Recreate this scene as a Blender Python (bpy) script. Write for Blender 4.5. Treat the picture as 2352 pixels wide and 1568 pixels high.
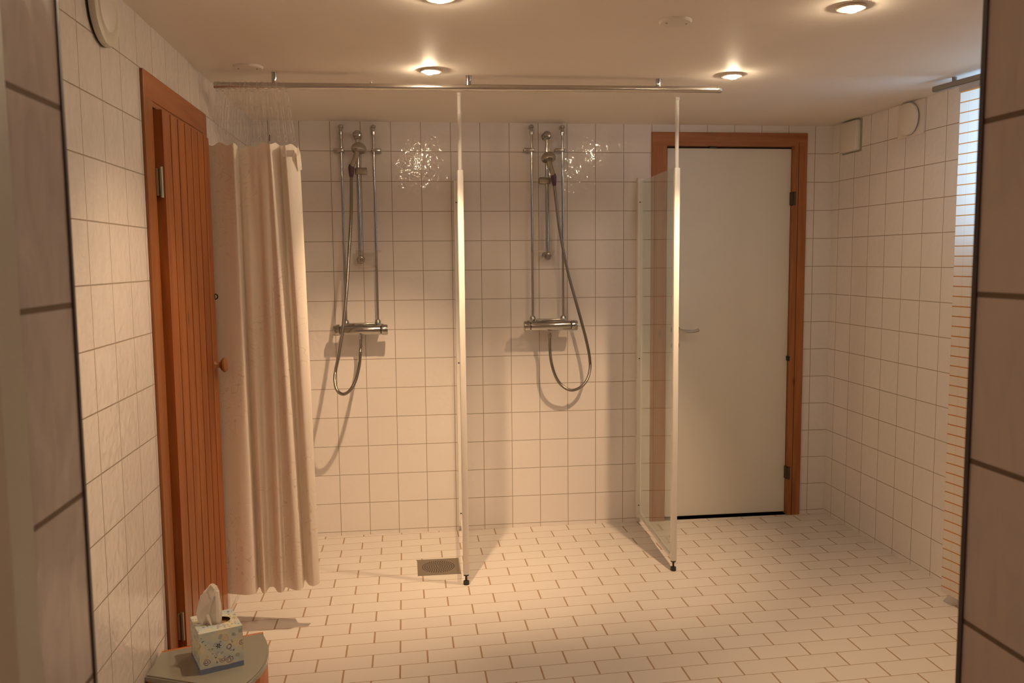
import bpy, bmesh, math, random
from mathutils import Vector, Matrix
random.seed(7)
for o in list(bpy.data.objects): bpy.data.objects.remove(o, do_unlink=True)
C = bpy.context.scene
COL = C.collection
PI = math.pi
# ------------------------------------------------------------------ room numbers (metres)
H = 2.118          # ceiling
D = 4.4197         # rear wall
XL, XR = -0.7296, 2.2954
YF0, YF1 = 0.608, 0.705   # doorway wall the camera looks through
EYE = 1.4217
# ------------------------------------------------------------------ camera
FPX = 1965.494
yaw, pitch, roll = 0.12355, 0.094915, -0.0095035
fwd = Vector((math.sin(yaw)*math.cos(pitch), math.cos(yaw)*math.cos(pitch), -math.sin(pitch)))
r0 = Vector((math.cos(yaw), -math.sin(yaw), 0)); u0 = r0.cross(fwd)
rgt = r0*math.cos(roll) + u0*math.sin(roll); upv = -r0*math.sin(roll) + u0*math.cos(roll)
cd = bpy.data.cameras.new('camera'); cam = bpy.data.objects.new('camera', cd); COL.objects.link(cam)
cd.sensor_width = 36; cd.lens = FPX/2352*36; cd.clip_start = 0.02
cam.matrix_world = Matrix(((rgt.x, upv.x, -fwd.x, 0), (rgt.y, upv.y, -fwd.y, 0), (rgt.z, upv.z, -fwd.z, EYE), (0, 0, 0, 1)))
cd.dof.use_dof = True; cd.dof.focus_distance = 3.4; cd.dof.aperture_fstop = 13
C.camera = cam
# ------------------------------------------------------------------ world, exposure
w = bpy.data.worlds.new('daylight'); C.world = w; w.use_nodes = True
bg = w.node_tree.nodes['Background']; bg.inputs[0].default_value = (0.46, 0.70, 1.0, 1); bg.inputs[1].default_value = 7.5
C.view_settings.view_transform = 'Standard'; C.view_settings.look = 'None'
C.view_settings.gamma = 1; C.view_settings.use_curve_mapping = False
C.view_settings.exposure = 0.34
WIN = (2.60, 3.20, 1.52, 2.09)      # window opening: y0 y1 z0 z1
pl = bpy.data.lights.new('window_portal', 'AREA'); pl.shape = 'RECTANGLE'; pl.size = WIN[3]-WIN[2]; pl.size_y = WIN[1]-WIN[0]
pl.cycles.is_portal = True
po = bpy.data.objects.new('window_portal', pl); COL.objects.link(po)
po.location = (XR+0.28, (WIN[0]+WIN[1])/2, (WIN[2]+WIN[3])/2); po.rotation_euler = (0, PI/2, 0)
SPOT_W, SPOT_COL = 67.0, (1.0, 0.665, 0.38)

def ray(x, y):
    return fwd + rgt*((x-1176)/FPX) - upv*((y-784)/FPX)
def at(x, y, Y):          # point of the place at depth Y, read off the photograph
    d = ray(x, y); return Vector((0, 0, EYE)) + d*(Y/d.y)
def on_ceiling(x, y):
    d = ray(x, y); return Vector((0, 0, EYE)) + d*((H-EYE)/d.z)

# ------------------------------------------------------------------ materials
def mat(name):
    m = bpy.data.materials.new(name); m.use_nodes = True
    nt = m.node_tree; b = nt.nodes['Principled BSDF']
    return m, nt, b
def L(nt, a, b): nt.links.new(a, b)
def simple(name, col, rough=0.5, metal=0.0, **kw):
    m, nt, b = mat(name)
    b.inputs['Base Color'].default_value = (*col, 1); b.inputs['Roughness'].default_value = rough; b.inputs['Metallic'].default_value = metal
    for k, v in kw.items(): b.inputs[k].default_value = v
    return m
def noise(nt, scale, detail=2, vec=None, dist=0.0):
    n = nt.nodes.new('ShaderNodeTexNoise'); n.inputs['Scale'].default_value = scale; n.inputs['Detail'].default_value = detail
    n.inputs['Distortion'].default_value = dist
    if vec is not None: L(nt, vec, n.inputs['Vector'])
    return n
def ramp(nt, src, stops):
    r = nt.nodes.new('ShaderNodeValToRGB'); L(nt, src, r.inputs[0])
    while len(r.color_ramp.elements) > 1: r.color_ramp.elements.remove(r.color_ramp.elements[-1])
    r.color_ramp.elements[0].position = stops[0][0]; r.color_ramp.elements[0].color = (*stops[0][1], 1)
    for p, c in stops[1:]:
        e = r.color_ramp.elements.new(p); e.color = (*c, 1)
    return r
def mixc(nt, fac, a, b, mode='MIX'):
    n = nt.nodes.new('ShaderNodeMix'); n.data_type = 'RGBA'; n.blend_type = mode
    for s, v in ((n.inputs[0], fac), (n.inputs[6], a), (n.inputs[7], b)):
        if hasattr(v, 'node'): L(nt, v, s)
        elif isinstance(v, (int, float)): s.default_value = v
        else: s.default_value = (*v, 1)
    return n.outputs[2]
def math_(nt, op, a, b=None):
    n = nt.nodes.new('ShaderNodeMath'); n.operation = op
    for s, v in ((n.inputs[0], a), (n.inputs[1], b)):
        if v is None: continue
        if hasattr(v, 'node'): L(nt, v, s)
        else: s.default_value = v
    return n.outputs[0]

def tile_mat(name, pu, pv, ou, ov, c1, c2, grout, mortar=0.012, offset=0.0, rough=0.12, wave=0.25, vein=0.0, spec=0.5, coat=0.0):
    """square or brick tiling laid on the UV map (metres), joints at ou + k*pu / ov + k*pv"""
    m, nt, b = mat(name)
    uv = nt.nodes.new('ShaderNodeUVMap'); uv.uv_map = 'UVMap'
    mp = nt.nodes.new('ShaderNodeMapping'); L(nt, uv.outputs[0], mp.inputs[0])
    mp.inputs['Scale'].default_value = (1/pu, 1/pv, 1); mp.inputs['Location'].default_value = (-ou/pu+100, -ov/pv+100, 0)
    br = nt.nodes.new('ShaderNodeTexBrick'); L(nt, mp.outputs[0], br.inputs['Vector'])
    br.offset = offset; br.offset_frequency = 2; br.squash = 1
    br.inputs['Scale'].default_value = 1; br.inputs['Brick Width'].default_value = 1; br.inputs['Row Height'].default_value = 1
    br.inputs['Mortar Size'].default_value = mortar; br.inputs['Mortar Smooth'].default_value = 0.25; br.inputs['Bias'].default_value = 0
    br.inputs['Color1'].default_value = (*c1, 1); br.inputs['Color2'].default_value = (*c2, 1); br.inputs['Mortar'].default_value = (*grout, 1)
    col = br.outputs['Color']
    # glaze drawn slightly differently on every tile
    rnd = nt.nodes.new('ShaderNodeVectorMath'); rnd.operation = 'FLOOR'; L(nt, mp.outputs[0], rnd.inputs[0])
    wn = nt.nodes.new('ShaderNodeTexWhiteNoise'); wn.noise_dimensions = '3D'; L(nt, rnd.outputs[0], wn.inputs['Vector'])
    add = nt.nodes.new('ShaderNodeVectorMath'); add.operation = 'MULTIPLY_ADD'
    L(nt, wn.outputs['Color'], add.inputs[0]); add.inputs[1].default_value = (37, 37, 37); L(nt, mp.outputs[0], add.inputs[2])
    n1 = noise(nt, 6.0, 0.5, add.outputs[0], 0.5)
    if vein:
        sc = nt.nodes.new('ShaderNodeMapping'); L(nt, add.outputs[0], sc.inputs[0]); sc.inputs['Scale'].default_value = (3.2, 0.9, 1)
        n2 = noise(nt, 1.5, 2.5, sc.outputs[0], 1.4)
        r = ramp(nt, n2.outputs[0], [(0.35, (1-vein,)*3), (0.6, (1, 1, 1))])
        col = mixc(nt, 1.0, col, r.outputs[0], 'MULTIPLY')
    L(nt, col, b.inputs['Base Color'])
    rr = nt.nodes.new('ShaderNodeMapRange'); L(nt, br.outputs['Fac'], rr.inputs[0]); rr.inputs[3].default_value = rough; rr.inputs[4].default_value = 0.8
    L(nt, rr.outputs[0], b.inputs['Roughness']); b.inputs['Specular IOR Level'].default_value = spec
    inv = math_(nt, 'MULTIPLY', math_(nt, 'SUBTRACT', 1.0, br.outputs['Fac']), 0.45)
    h = math_(nt, 'ADD', inv, math_(nt, 'MULTIPLY', n1.outputs[0], wave))
    bp = nt.nodes.new('ShaderNodeBump'); bp.inputs['Strength'].default_value = 1.0; bp.inputs['Distance'].default_value = 0.0012
    L(nt, h, bp.inputs['Height']); L(nt, bp.outputs[0], b.inputs['Normal'])
    return m
P = 0.15
W1, W2, GR = (0.80, 0.745, 0.72), (0.785, 0.73, 0.70), (0.38, 0.31, 0.245)
WK = dict(wave=1.15, rough=0.045)
M_back = tile_mat('rear_wall_tiles', P, P, -0.50584, 0.022, W1, W2, GR, **WK)
M_left = tile_mat('left_wall_tiles', P, P, D-0.0574, 0.022, W1, W2, GR, vein=0.045, **WK)
M_right = tile_mat('right_wall_tiles', P, P, D-0.0763, 0.022, W1, W2, (0.36, 0.28, 0.21), **WK)
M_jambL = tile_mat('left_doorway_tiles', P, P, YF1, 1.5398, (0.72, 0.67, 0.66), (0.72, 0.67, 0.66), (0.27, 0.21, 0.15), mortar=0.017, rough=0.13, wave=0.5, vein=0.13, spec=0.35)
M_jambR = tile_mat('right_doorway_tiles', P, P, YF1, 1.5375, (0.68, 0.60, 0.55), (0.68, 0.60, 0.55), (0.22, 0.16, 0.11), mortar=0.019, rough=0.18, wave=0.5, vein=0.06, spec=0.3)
M_floor = tile_mat('floor_tiles', 1, 1, 0, 0, (0.73, 0.675, 0.62), (0.70, 0.64, 0.585), (0.42, 0.28, 0.17), mortar=0.018, offset=0.5, rough=0.42, wave=0.5, spec=0.35)

def plaster(name, col, rough=0.6):
    m, nt, b = mat(name)
    tc = nt.nodes.new('ShaderNodeTexCoord'); n = noise(nt, 3.0, 3, tc.outputs['Object'])
    r = ramp(nt, n.outputs[0], [(0.3, tuple(c*0.97 for c in col)), (0.7, col)]); L(nt, r.outputs[0], b.inputs['Base Color'])
    n2 = noise(nt, 220, 2, tc.outputs['Object']); bp = nt.nodes.new('ShaderNodeBump'); bp.inputs['Strength'].default_value = 0.12; bp.inputs['Distance'].default_value = 0.001
    L(nt, n2.outputs[0], bp.inputs['Height']); L(nt, bp.outputs[0], b.inputs['Normal'])
    b.inputs['Roughness'].default_value = rough
    return m
M_ceil = plaster('ceiling_paint', (0.87, 0.80, 0.73), 0.6)
M_outer = plaster('hallway_paint', (0.62, 0.55, 0.48), 0.7)
M_jamb_paint = plaster('doorway_lining_paint', (0.60, 0.60, 0.53), 0.4)

def wood(name, dark, mid, light, axis='Z', scale=14, rough=0.38):
    m, nt, b = mat(name)
    tc = nt.nodes.new('ShaderNodeTexCoord'); mp = nt.nodes.new('ShaderNodeMapping'); L(nt, tc.outputs['Object'], mp.inputs[0])
    s = {'Z': (1, 1, 0.07), 'Y': (1, 0.07, 1), 'X': (0.07, 1, 1)}[axis]
    mp.inputs['Scale'].default_value = s
    n = noise(nt, scale, 5, mp.outputs[0], 1.3)
    n2 = noise(nt, scale*6, 3, mp.outputs[0], 0.2)
    f = math_(nt, 'ADD', math_(nt, 'MULTIPLY', n.outputs[0], 0.7), math_(nt, 'MULTIPLY', n2.outputs[0], 0.3))
    r = ramp(nt, f, [(0.34, dark), (0.5, mid), (0.68, light)])
    # knots
    mp2 = nt.nodes.new('ShaderNodeMapping'); L(nt, tc.outputs['Object'], mp2.inputs[0])
    s2 = {'Z': (1, 1, 0.35), 'Y': (1, 0.35, 1), 'X': (0.35, 1, 1)}[axis]; mp2.inputs['Scale'].default_value = s2
    v = nt.nodes.new('ShaderNodeTexVoronoi'); v.inputs['Scale'].default_value = 7.0; L(nt, mp2.outputs[0], v.inputs['Vector'])
    k = nt.nodes.new('ShaderNodeMapRange'); L(nt, v.outputs['Distance'], k.inputs[0]); k.inputs[1].default_value = 0.03; k.inputs[2].default_value = 0.09; k.inputs[3].default_value = 0.75; k.inputs[4].default_value = 0
    col = mixc(nt, k.outputs[0], r.outputs[0], tuple(c*0.35 for c in dark))
    L(nt, col, b.inputs['Base Color']); b.inputs['Roughness'].default_value = rough
    return m
M_pineZ = wood('varnished_pine_upright', (0.27, 0.070, 0.013), (0.37, 0.110, 0.022), (0.45, 0.155, 0.038))
M_pineY = wood('varnished_pine_crosswise', (0.30, 0.085, 0.022), (0.40, 0.125, 0.032), (0.47, 0.17, 0.05), 'Y')
M_frameZ = wood('door_frame_wood_upright', (0.27, 0.088, 0.024), (0.35, 0.122, 0.035), (0.42, 0.165, 0.055))
M_frameX = wood('door_frame_wood_crosswise', (0.27, 0.088, 0.024), (0.35, 0.122, 0.035), (0.42, 0.165, 0.055), 'X')
M_tablewood = wood('table_wood', (0.42, 0.10, 0.02), (0.55, 0.15, 0.03), (0.62, 0.2, 0.05), 'X', 20)
M_knob = wood('knob_wood', (0.30, 0.11, 0.04), (0.40, 0.16, 0.06), (0.46, 0.2, 0.08), 'Z', 30)
M_door = plaster('door_white_paint', (0.74, 0.70, 0.63), 0.4)
M_chrome = simple('chrome', (0.46, 0.45, 0.44), 0.14, 1.0)
M_hose = simple('chrome_hose', (0.30, 0.27, 0.24), 0.3, 1.0)
M_steel = simple('brushed_aluminium', (0.60, 0.57, 0.54), 0.22, 1.0)
M_greyrail = simple('grey_painted_rail', (0.24, 0.21, 0.18), 0.5, 0.2)
M_white = simple('white_powder_coat', (0.84, 0.80, 0.75), 0.3)
M_plastic = simple('white_plastic', (0.76, 0.70, 0.64), 0.35)
M_plastic2 = simple('ivory_plastic', (0.70, 0.66, 0.55), 0.35)
M_headplastic = simple('pearl_grey_plastic', (0.36, 0.32, 0.26), 0.25, 0.4)
M_purple = simple('dark_purple_plastic', (0.10, 0.05, 0.08), 0.35)
M_black = simple('black_rubber', (0.025, 0.022, 0.02), 0.5)
M_gapshade = simple('gap_shade', (0.02, 0.014, 0.01), 0.8)  # near-black colour standing in for the shade in door gaps
M_trim = simple('dark_bronze_edge_strip', (0.06, 0.045, 0.045), 0.35, 0.6)
M_hinge = simple('tarnished_brass', (0.09, 0.06, 0.03), 0.5, 0.5)
M_galv = simple('zinc_hinge', (0.45, 0.42, 0.33), 0.4, 0.8)
M_ring = simple('lamp_ring_white', (0.72, 0.62, 0.50), 0.35)
M_gap2 = simple('putty_grey', (0.35, 0.31, 0.26), 0.7)

def glass(name, tint, ior=1.45, extra=0.0, rough=0.0):
    m, nt, b = mat(name); nt.nodes.remove(b)
    out = nt.nodes['Material Output']
    t = nt.nodes.new('ShaderNodeBsdfTransparent'); t.inputs[0].default_value = (*tint, 1)
    g = nt.nodes.new('ShaderNodeBsdfGlossy'); g.inputs['Roughness'].default_value = rough; g.inputs['Color'].default_value = (0.9, 0.95, 0.92, 1)
    f = nt.nodes.new('ShaderNodeLayerWeight'); f.inputs['Blend'].default_value = 0.5
    f0 = ((ior-1)/(ior+1))**2
    fr = math_(nt, 'ADD', f0+extra, math_(nt, 'MULTIPLY', 1-f0, math_(nt, 'POWER', f.outputs['Facing'], 5.0)))
    mx = nt.nodes.new('ShaderNodeMixShader'); L(nt, fr, mx.inputs[0]); L(nt, t.outputs[0], mx.inputs[1]); L(nt, g.outputs[0], mx.inputs[2])
    L(nt, mx.outputs[0], out.inputs[0]); return m
M_glass = glass('shower_glass', (0.955, 0.975, 0.955), 1.45)
M_pane = glass('window_glass', (0.93, 0.97, 0.98), 1.45)
M_clear = glass('clear_plastic', (0.93, 0.91, 0.87), 1.35, 0.05, 0.2)
def frosted(name, col, trans):
    m, nt, b = mat(name)
    out = nt.nodes['Material Output']; b.inputs['Base Color'].default_value = (*col, 1); b.inputs['Roughness'].default_value = 0.3
    t = nt.nodes.new('ShaderNodeBsdfTransparent'); mx = nt.nodes.new('ShaderNodeMixShader'); mx.inputs[0].default_value = 1-trans
    L(nt, t.outputs[0], mx.inputs[1]); L(nt, b.outputs[0], mx.inputs[2]); L(nt, mx.outputs[0], out.inputs[0]); return m
M_dish = frosted('frosted_soap_dish', (0.66, 0.56, 0.48), 0.80)
M_dishrim = frosted('frosted_soap_dish_rim', (0.80, 0.68, 0.58), 0.45)
M_chain = frosted('clear_chain_plastic', (0.95, 0.86, 0.76), 0.86)

def emit(name, col, s):
    m, nt, b = mat(name); nt.nodes.remove(b)
    e = nt.nodes.new('ShaderNodeEmission'); e.inputs[0].default_value = (*col, 1); e.inputs[1].default_value = s
    L(nt, e.outputs[0], nt.nodes['Material Output'].inputs[0]); return m
M_bulb = emit('halogen_bulb', (1.0, 0.78, 0.52), 480)

def cloth(name, base, pattern, stripes=False, transl=0.35):
    m, nt, b = mat(name); out = nt.nodes['Material Output']
    uv = nt.nodes.new('ShaderNodeUVMap'); uv.uv_map = 'UVMap'
    if stripes:
        sep = nt.nodes.new('ShaderNodeSeparateXYZ'); L(nt, uv.outputs[0], sep.inputs[0])
        fr = math_(nt, 'FRACT', math_(nt, 'DIVIDE', sep.outputs[1], 0.0395))
        msk = math_(nt, 'LESS_THAN', fr, 0.105)
        col = mixc(nt, msk, base, pattern)
        # woven upright threads
        wv = math_(nt, 'FRACT', math_(nt, 'DIVIDE', sep.outputs[0], 0.045))
        col = mixc(nt, math_(nt, 'MULTIPLY', math_(nt, 'LESS_THAN', wv, 0.05), 0.18), col, pattern)
    else:
        n = noise(nt, 6.5, 1.0, uv.outputs[0], 2.2)
        d = math_(nt, 'ABSOLUTE', math_(nt, 'SUBTRACT', math_(nt, 'FRACT', math_(nt, 'MULTIPLY', n.outputs[0], 9.0)), 0.5))
        ln = nt.nodes.new('ShaderNodeMapRange'); L(nt, d, ln.inputs[0]); ln.inputs[1].default_value = 0.02; ln.inputs[2].default_value = 0.055; ln.inputs[3].default_value = 0.5; ln.inputs[4].default_value = 0.0
        n2 = noise(nt, 2.2, 1, uv.outputs[0]); g = ramp(nt, n2.outputs[0], [(0.46, (0, 0, 0)), (0.56, (1, 1, 1))])
        col = mixc(nt, math_(nt, 'MULTIPLY', ln.outputs[0], g.outputs[0]), base, pattern)
    L(nt, col, b.inputs['Base Color']); b.inputs['Roughness'].default_value = 0.75
    tr = nt.nodes.new('ShaderNodeBsdfTranslucent'); L(nt, col, tr.inputs[0])
    mx = nt.nodes.new('ShaderNodeMixShader'); mx.inputs[0].default_value = transl
    L(nt, b.outputs[0], mx.inputs[1]); L(nt, tr.outputs[0], mx.inputs[2]); L(nt, mx.outputs[0], out.inputs[0])
    return m
M_curtain = cloth('shower_curtain_cloth', (0.93, 0.84, 0.75), (0.66, 0.50, 0.36), transl=0.15)
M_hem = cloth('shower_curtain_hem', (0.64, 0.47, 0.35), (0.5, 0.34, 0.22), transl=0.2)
M_striped = cloth('striped_curtain_cloth', (0.88, 0.82, 0.74), (0.62, 0.26, 0.07), True, transl=0.5)
M_tissue = cloth('tissue_paper', (0.95, 0.90, 0.84), (0.93, 0.88, 0.82), transl=0.3)

# ------------------------------------------------------------------ mesh helpers
def uv_box(bm):
    lay = bm.loops.layers.uv.new('UVMap')
    for f in bm.faces:
        n = f.normal; ax = max(range(3), key=lambda i: abs(n[i]))
        for l in f.loops:
            c = l.vert.co
            l[lay].uv = (c.y, c.z) if ax == 0 else ((c.x, c.z) if ax == 1 else (c.x, c.y))
def link(name, bm, m=None, parent=None, smooth=False, uv=False):
    bm.normal_update()
    if uv: uv_box(bm)
    me = bpy.data.meshes.new(name); bm.to_mesh(me); bm.free()
    ms = m if isinstance(m, (list, tuple)) else [m]
    for k in ms:
        if k: me.materials.append(k)
    if smooth:
        for p in me.polygons: p.use_smooth = True
        try: me.set_sharp_from_angle(angle=math.radians(40))
        except Exception: pass
    o = bpy.data.objects.new(name, me); COL.objects.link(o)
    if parent:
        o.parent = parent; o.matrix_parent_inverse = Matrix.Translation(-parent.location)
    return o
def tag(o, label, cat, group=None, kind=None):
    o['label'] = label; o['category'] = cat
    if group: o['group'] = group
    if kind: o['kind'] = kind
    return o
def thing(name, loc, label, cat, group=None):
    o = bpy.data.objects.new(name, None); COL.objects.link(o); o.location = loc; o.empty_display_size = 0.05
    return tag(o, label, cat, group)
def struct(o):
    o['kind'] = 'structure'; return o
def box(bm, x0, x1, y0, y1, z0, z1, mi=0, bev=0.0):
    r = bmesh.ops.create_cube(bm, size=1)
    vs = r['verts']
    for v in vs:
        v.co = Vector((x0+(v.co.x+0.5)*(x1-x0), y0+(v.co.y+0.5)*(y1-y0), z0+(v.co.z+0.5)*(z1-z0)))
    fs = list({f for v in vs for f in v.link_faces})
    for f in fs: f.material_index = mi
    if bev:
        es = list({e for v in vs for e in v.link_edges})
        bmesh.ops.bevel(bm, geom=es, offset=bev, segments=2, affect='EDGES', profile=0.5)
    return vs
def frame_at(t):
    t = t.normalized(); a = Vector((0, 0, 1)) if abs(t.z) < 0.9 else Vector((0, 1, 0))
    u = t.cross(a).normalized(); return u, t.cross(u).normalized()
def tube(bm, pts, r, seg=12, cap=True, radii=None, mi=0):
    pts = [Vector(p) for p in pts]; rings = []; u = None
    for i, p in enumerate(pts):
        t = (pts[min(i+1, len(pts)-1)]-pts[max(i-1, 0)]).normalized()
        if u is None: u, v = frame_at(t)
        else:
            u = (u - t*u.dot(t)).normalized(); v = t.cross(u)
        rr = radii[i] if radii else r
        rings.append([bm.verts.new(p+(u*math.cos(a)+v*math.sin(a))*rr) for a in [2*PI*k/seg for k in range(seg)]])
    for a, b in zip(rings, rings[1:]):
        for k in range(seg):
            f = bm.faces.new((a[k], a[(k+1) % seg], b[(k+1) % seg], b[k])); f.material_index = mi
    if cap:
        f = bm.faces.new(rings[0][::-1]); f.material_index = mi
        f = bm.faces.new(rings[-1]); f.material_index = mi
def lathe(bm, base, axis, prof, seg=40, mi=0):
    """prof: list of (radius, height along axis)"""
    axis = Vector(axis).normalized(); u, v = frame_at(axis); base = Vector(base); rings = []
    for r, h in prof:
        if r < 1e-6: rings.append([bm.verts.new(base+axis*h)])
        else: rings.append([bm.verts.new(base+axis*h+(u*math.cos(2*PI*k/seg)+v*math.sin(2*PI*k/seg))*r) for k in range(seg)])
    for a, b in zip(rings, rings[1:]):
        for k in range(seg):
            q = [a[k % len(a)], a[(k+1) % len(a)], b[(k+1) % len(b)], b[k % len(b)]]
            q = [x for i, x in enumerate(q) if x not in q[:i]]
            if len(q) > 2:
                f = bm.faces.new(q); f.material_index = mi
    bmesh.ops.recalc_face_normals(bm, faces=bm.faces)
def prism(bm, poly, z0, z1, mi=0):
    lo = [bm.verts.new((x, y, z0)) for x, y in poly]; hi = [bm.verts.new((x, y, z1)) for x, y in poly]
    n = len(poly); fs = [bm.faces.new(lo[::-1]), bm.faces.new(hi)]
    for i in range(n): fs.append(bm.faces.new((lo[i], lo[(i+1) % n], hi[(i+1) % n], hi[i])))
    for f in fs: f.material_index = mi
def spline(pts, n=8):
    pts = [Vector(p) for p in pts]; P_ = [pts[0]*2-pts[1]] + pts + [pts[-1]*2-pts[-2]]; out = []
    for i in range(1, len(P_)-2):
        a, b, c, d = P_[i-1:i+3]
        for k in range(n):
            t = k/n
            out.append(0.5*((2*b)+(c-a)*t+(2*a-5*b+4*c-d)*t*t+(3*b-a-3*c+d)*t**3))
    out.append(pts[-1]); return out
NB = bmesh.new

# ------------------------------------------------------------------ setting
def wall_cells(bm, ax, c0, c1, us, zs, holes):
    """solid wall of blocks between c0 and c1 on axis ax, skipping the holes (index pairs)"""
    for i in range(len(us)-1):
        for j in range(len(zs)-1):
            if (i, j) in holes: continue
            if ax == 'x': box(bm, c0, c1, us[i], us[i+1], zs[j], zs[j+1])
            else: box(bm, us[i], us[i+1], c0, c1, zs[j], zs[j+1])
    bmesh.ops.remove_doubles(bm, verts=bm.verts, dist=1e-5)
    seen = {}
    for f in list(bm.faces):
        k = frozenset(v.index for v in f.verts)
        bm.verts.index_update(); k = frozenset(v.index for v in f.verts)
        seen.setdefault(k, []).append(f)
    dead = [f for fs in seen.values() if len(fs) > 1 for f in fs]
    if dead: bmesh.ops.delete(bm, geom=dead, context='FACES_ONLY')
# floor: tile coordinates are laid directly into the UV map
bm = NB(); box(bm, XL-0.3, XR+0.3, 0.4, D+0.3, -0.12, 0.0); bm.normal_update()
lay = bm.loops.layers.uv.new('UVMap')
for f in bm.faces:
    for l in f.loops:
        X, Y = l.vert.co.x, l.vert.co.y
        l[lay].uv = ((X+0.045)/0.1953, -29.9968-0.4494*X+10.2251*Y)
struct(link('floor', bm, M_floor))
bm = NB(); box(bm, XL-0.3, XR+0.34, YF0, D+0.3, H, H+0.12); struct(link('ceiling', bm, M_ceil))
# rear wall with an opening for the white door
DX0, DX1, DZ = 1.366, 2.082, 2.012
bm = NB(); wall_cells(bm, 'y', D, D+0.14, [XL-0.2, DX0, DX1, XR+0.3], [-0.1, 0.0, DZ, H+0.02], {(1, 1)})
struct(link('wall_rear', bm, M_back, uv=True))
bm = NB(); box(bm, DX0-0.1, DX1+0.1, D+0.14, D+0.18, -0.05, DZ+0.1); struct(link('wall_behind_door', bm, M_gapshade))
bm = NB(); box(bm, XL-0.16, XL, YF0, D, -0.1, H+0.02); struct(link('wall_left', bm, M_left, uv=True))
bm = NB(); wall_cells(bm, 'x', XR, XR+0.30, [YF0, WIN[0], WIN[1], D], [-0.1, WIN[2], WIN[3], H+0.02], {(1, 1)})
struct(link('wall_right', bm, M_right, uv=True))
# doorway wall the camera looks through (open in the middle)
JL, JR = -0.2575, 0.503
bm = NB(); box(bm, XL-0.1, JL, YF0, YF1, -0.1, H+0.02); struct(link('wall_front_left', bm, M_jambL, uv=True))
bm = NB(); box(bm, JR, XR+0.1, YF0, YF1, -0.1, H+0.02); struct(link('wall_front_right', bm, M_jambR, uv=True))
bm = NB(); box(bm, JL-0.03, JL+0.002, 0.572, YF0, 0, H+0.02, bev=0.001); struct(link('trim_1', bm, M_jamb_paint))
bm = NB(); box(bm, JR-0.002, JR+0.03, 0.55, YF0, 0, H+0.02); struct(link('trim_2', bm, M_jamb_paint))
bm = NB(); box(bm, JL-0.0005, JL+0.0014, YF1-0.002, YF1+0.0025, 0, H); struct(link('trim_3', bm, M_trim))
bm = NB(); box(bm, JR-0.0016, JR+0.0005, YF1-0.003, YF1+0.0028, 0, H); struct(link('trim_4', bm, M_trim))
# hallway behind the camera
for nm, a in (('wall_hall_left', (-1.25, -1.15, -2.2, 0.6, -0.1, 2.45)), ('wall_hall_right', (1.45, 1.55, -2.2, 0.6, -0.1, 2.45)),
              ('wall_hall_rear', (-1.25, 1.55, -2.3, -2.2, -0.1, 2.45)), ('floor_hall', (-1.25, 1.55, -2.3, 0.4, -0.12, 0.0)),
              ('ceiling_hall', (-1.25, 1.55, -2.3, 0.605, 2.45, 2.55)),
              ('wall_hall_front_left', (-1.25, JL-0.03, 0.55, 0.60, -0.1, 2.45)), ('wall_hall_front_right', (JR+0.03, 1.55, 0.55, 0.60, -0.1, 2.45)),
              ('wall_hall_header', (JL-0.03, JR+0.03, 0.55, 0.60, H, 2.45))):
    bm = NB(); box(bm, *a); struct(link(nm, bm, M_outer))
# window in the right wall
wf = NB(); y0, y1, z0, z1 = WIN; xw = XR+0.24
for a in ((y0, y0+0.045, z0, z1), (y1-0.045, y1, z0, z1), (y0+0.045, y1-0.045, z0, z0+0.045), (y0+0.045, y1-0.045, z1-0.045, z1), ((y0+y1)/2-0.02, (y0+y1)/2+0.02, z0+0.045, z1-0.045)):
    box(wf, xw-0.03, xw+0.03, *a)
wfo = struct(link('window_1', wf, M_white))
bm = NB(); box(bm, xw-0.003, xw+0.003, y0+0.04, y1-0.04, z0+0.04, z1-0.04); link('window_pane', bm, M_pane, wfo)

# ------------------------------------------------------------------ ceiling downlights
LAMPS = [(0.113, 3.228, 'recessed ceiling spotlight above the bare rail, between the two glass screens', (-0.008, -0.010), (-0.36, 0.86, -2.1), 74, 1.05),
         (1.254, 3.218, 'recessed ceiling spotlight beyond the right end of the shower rail', (0.002, -0.010), (-0.52, 0.84, -2.1), 64, 1.0),
         (1.253, 2.331, 'recessed ceiling spotlight farthest right, on the window side of the ceiling', (0.0, -0.008), (0.62, 0.05, -2.0), 70, 0.62),
         (0.108, 2.345, 'recessed ceiling spotlight cut off by the top edge of the picture', (0.0, -0.008), (-0.78, 0.0, -1.45), 78, 0.40)]
def downlight(x, y, label, off, aim, ang, k):
    t = thing('ceiling_spotlight', (x, y, H), label, 'ceiling light', 'recessed spotlights in the ceiling')
    b = NB(); lathe(b, (x, y, H), (0, 0, -1), [(0.040, 0.0), (0.041, 0.004), (0.038, 0.008), (0.031, 0.009), (0.029, 0.006), (0.0285, 0.001)]); link('lamp_ring', b, M_ring, t, True)
    b = NB(); lathe(b, (x, y, H), (0, 0, -1), [(0.0285, 0.001), (0.02, 0.0035), (0.0, 0.0045)]); link('lamp_cup', b, M_gap2, t, True)
    cx, cy = x+off[0], y+off[1]
    b = NB(); lathe(b, (cx, cy, H-0.006), (0.0, -0.12, -1), [(0.0195, 0.0), (0.0195, 0.006), (0.014, 0.010), (0.0, 0.0115)], 28); link('lamp_bulb', b, M_bulb, t, True)
    ld = bpy.data.lights.new('spotlight_beam', 'SPOT'); ld.energy = SPOT_W*k; ld.color = SPOT_COL; ld.spot_size = math.radians(ang); ld.spot_blend = 0.85; ld.shadow_soft_size = 0.014
    lo = bpy.data.objects.new('spotlight_beam', ld); COL.objects.link(lo); lo.location = (cx, cy, H-0.035); lo.rotation_euler = Vector(aim).to_track_quat('-Z', 'Y').to_euler(); lo.parent = t; lo.matrix_parent_inverse = Matrix.Translation(-t.location)
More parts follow.
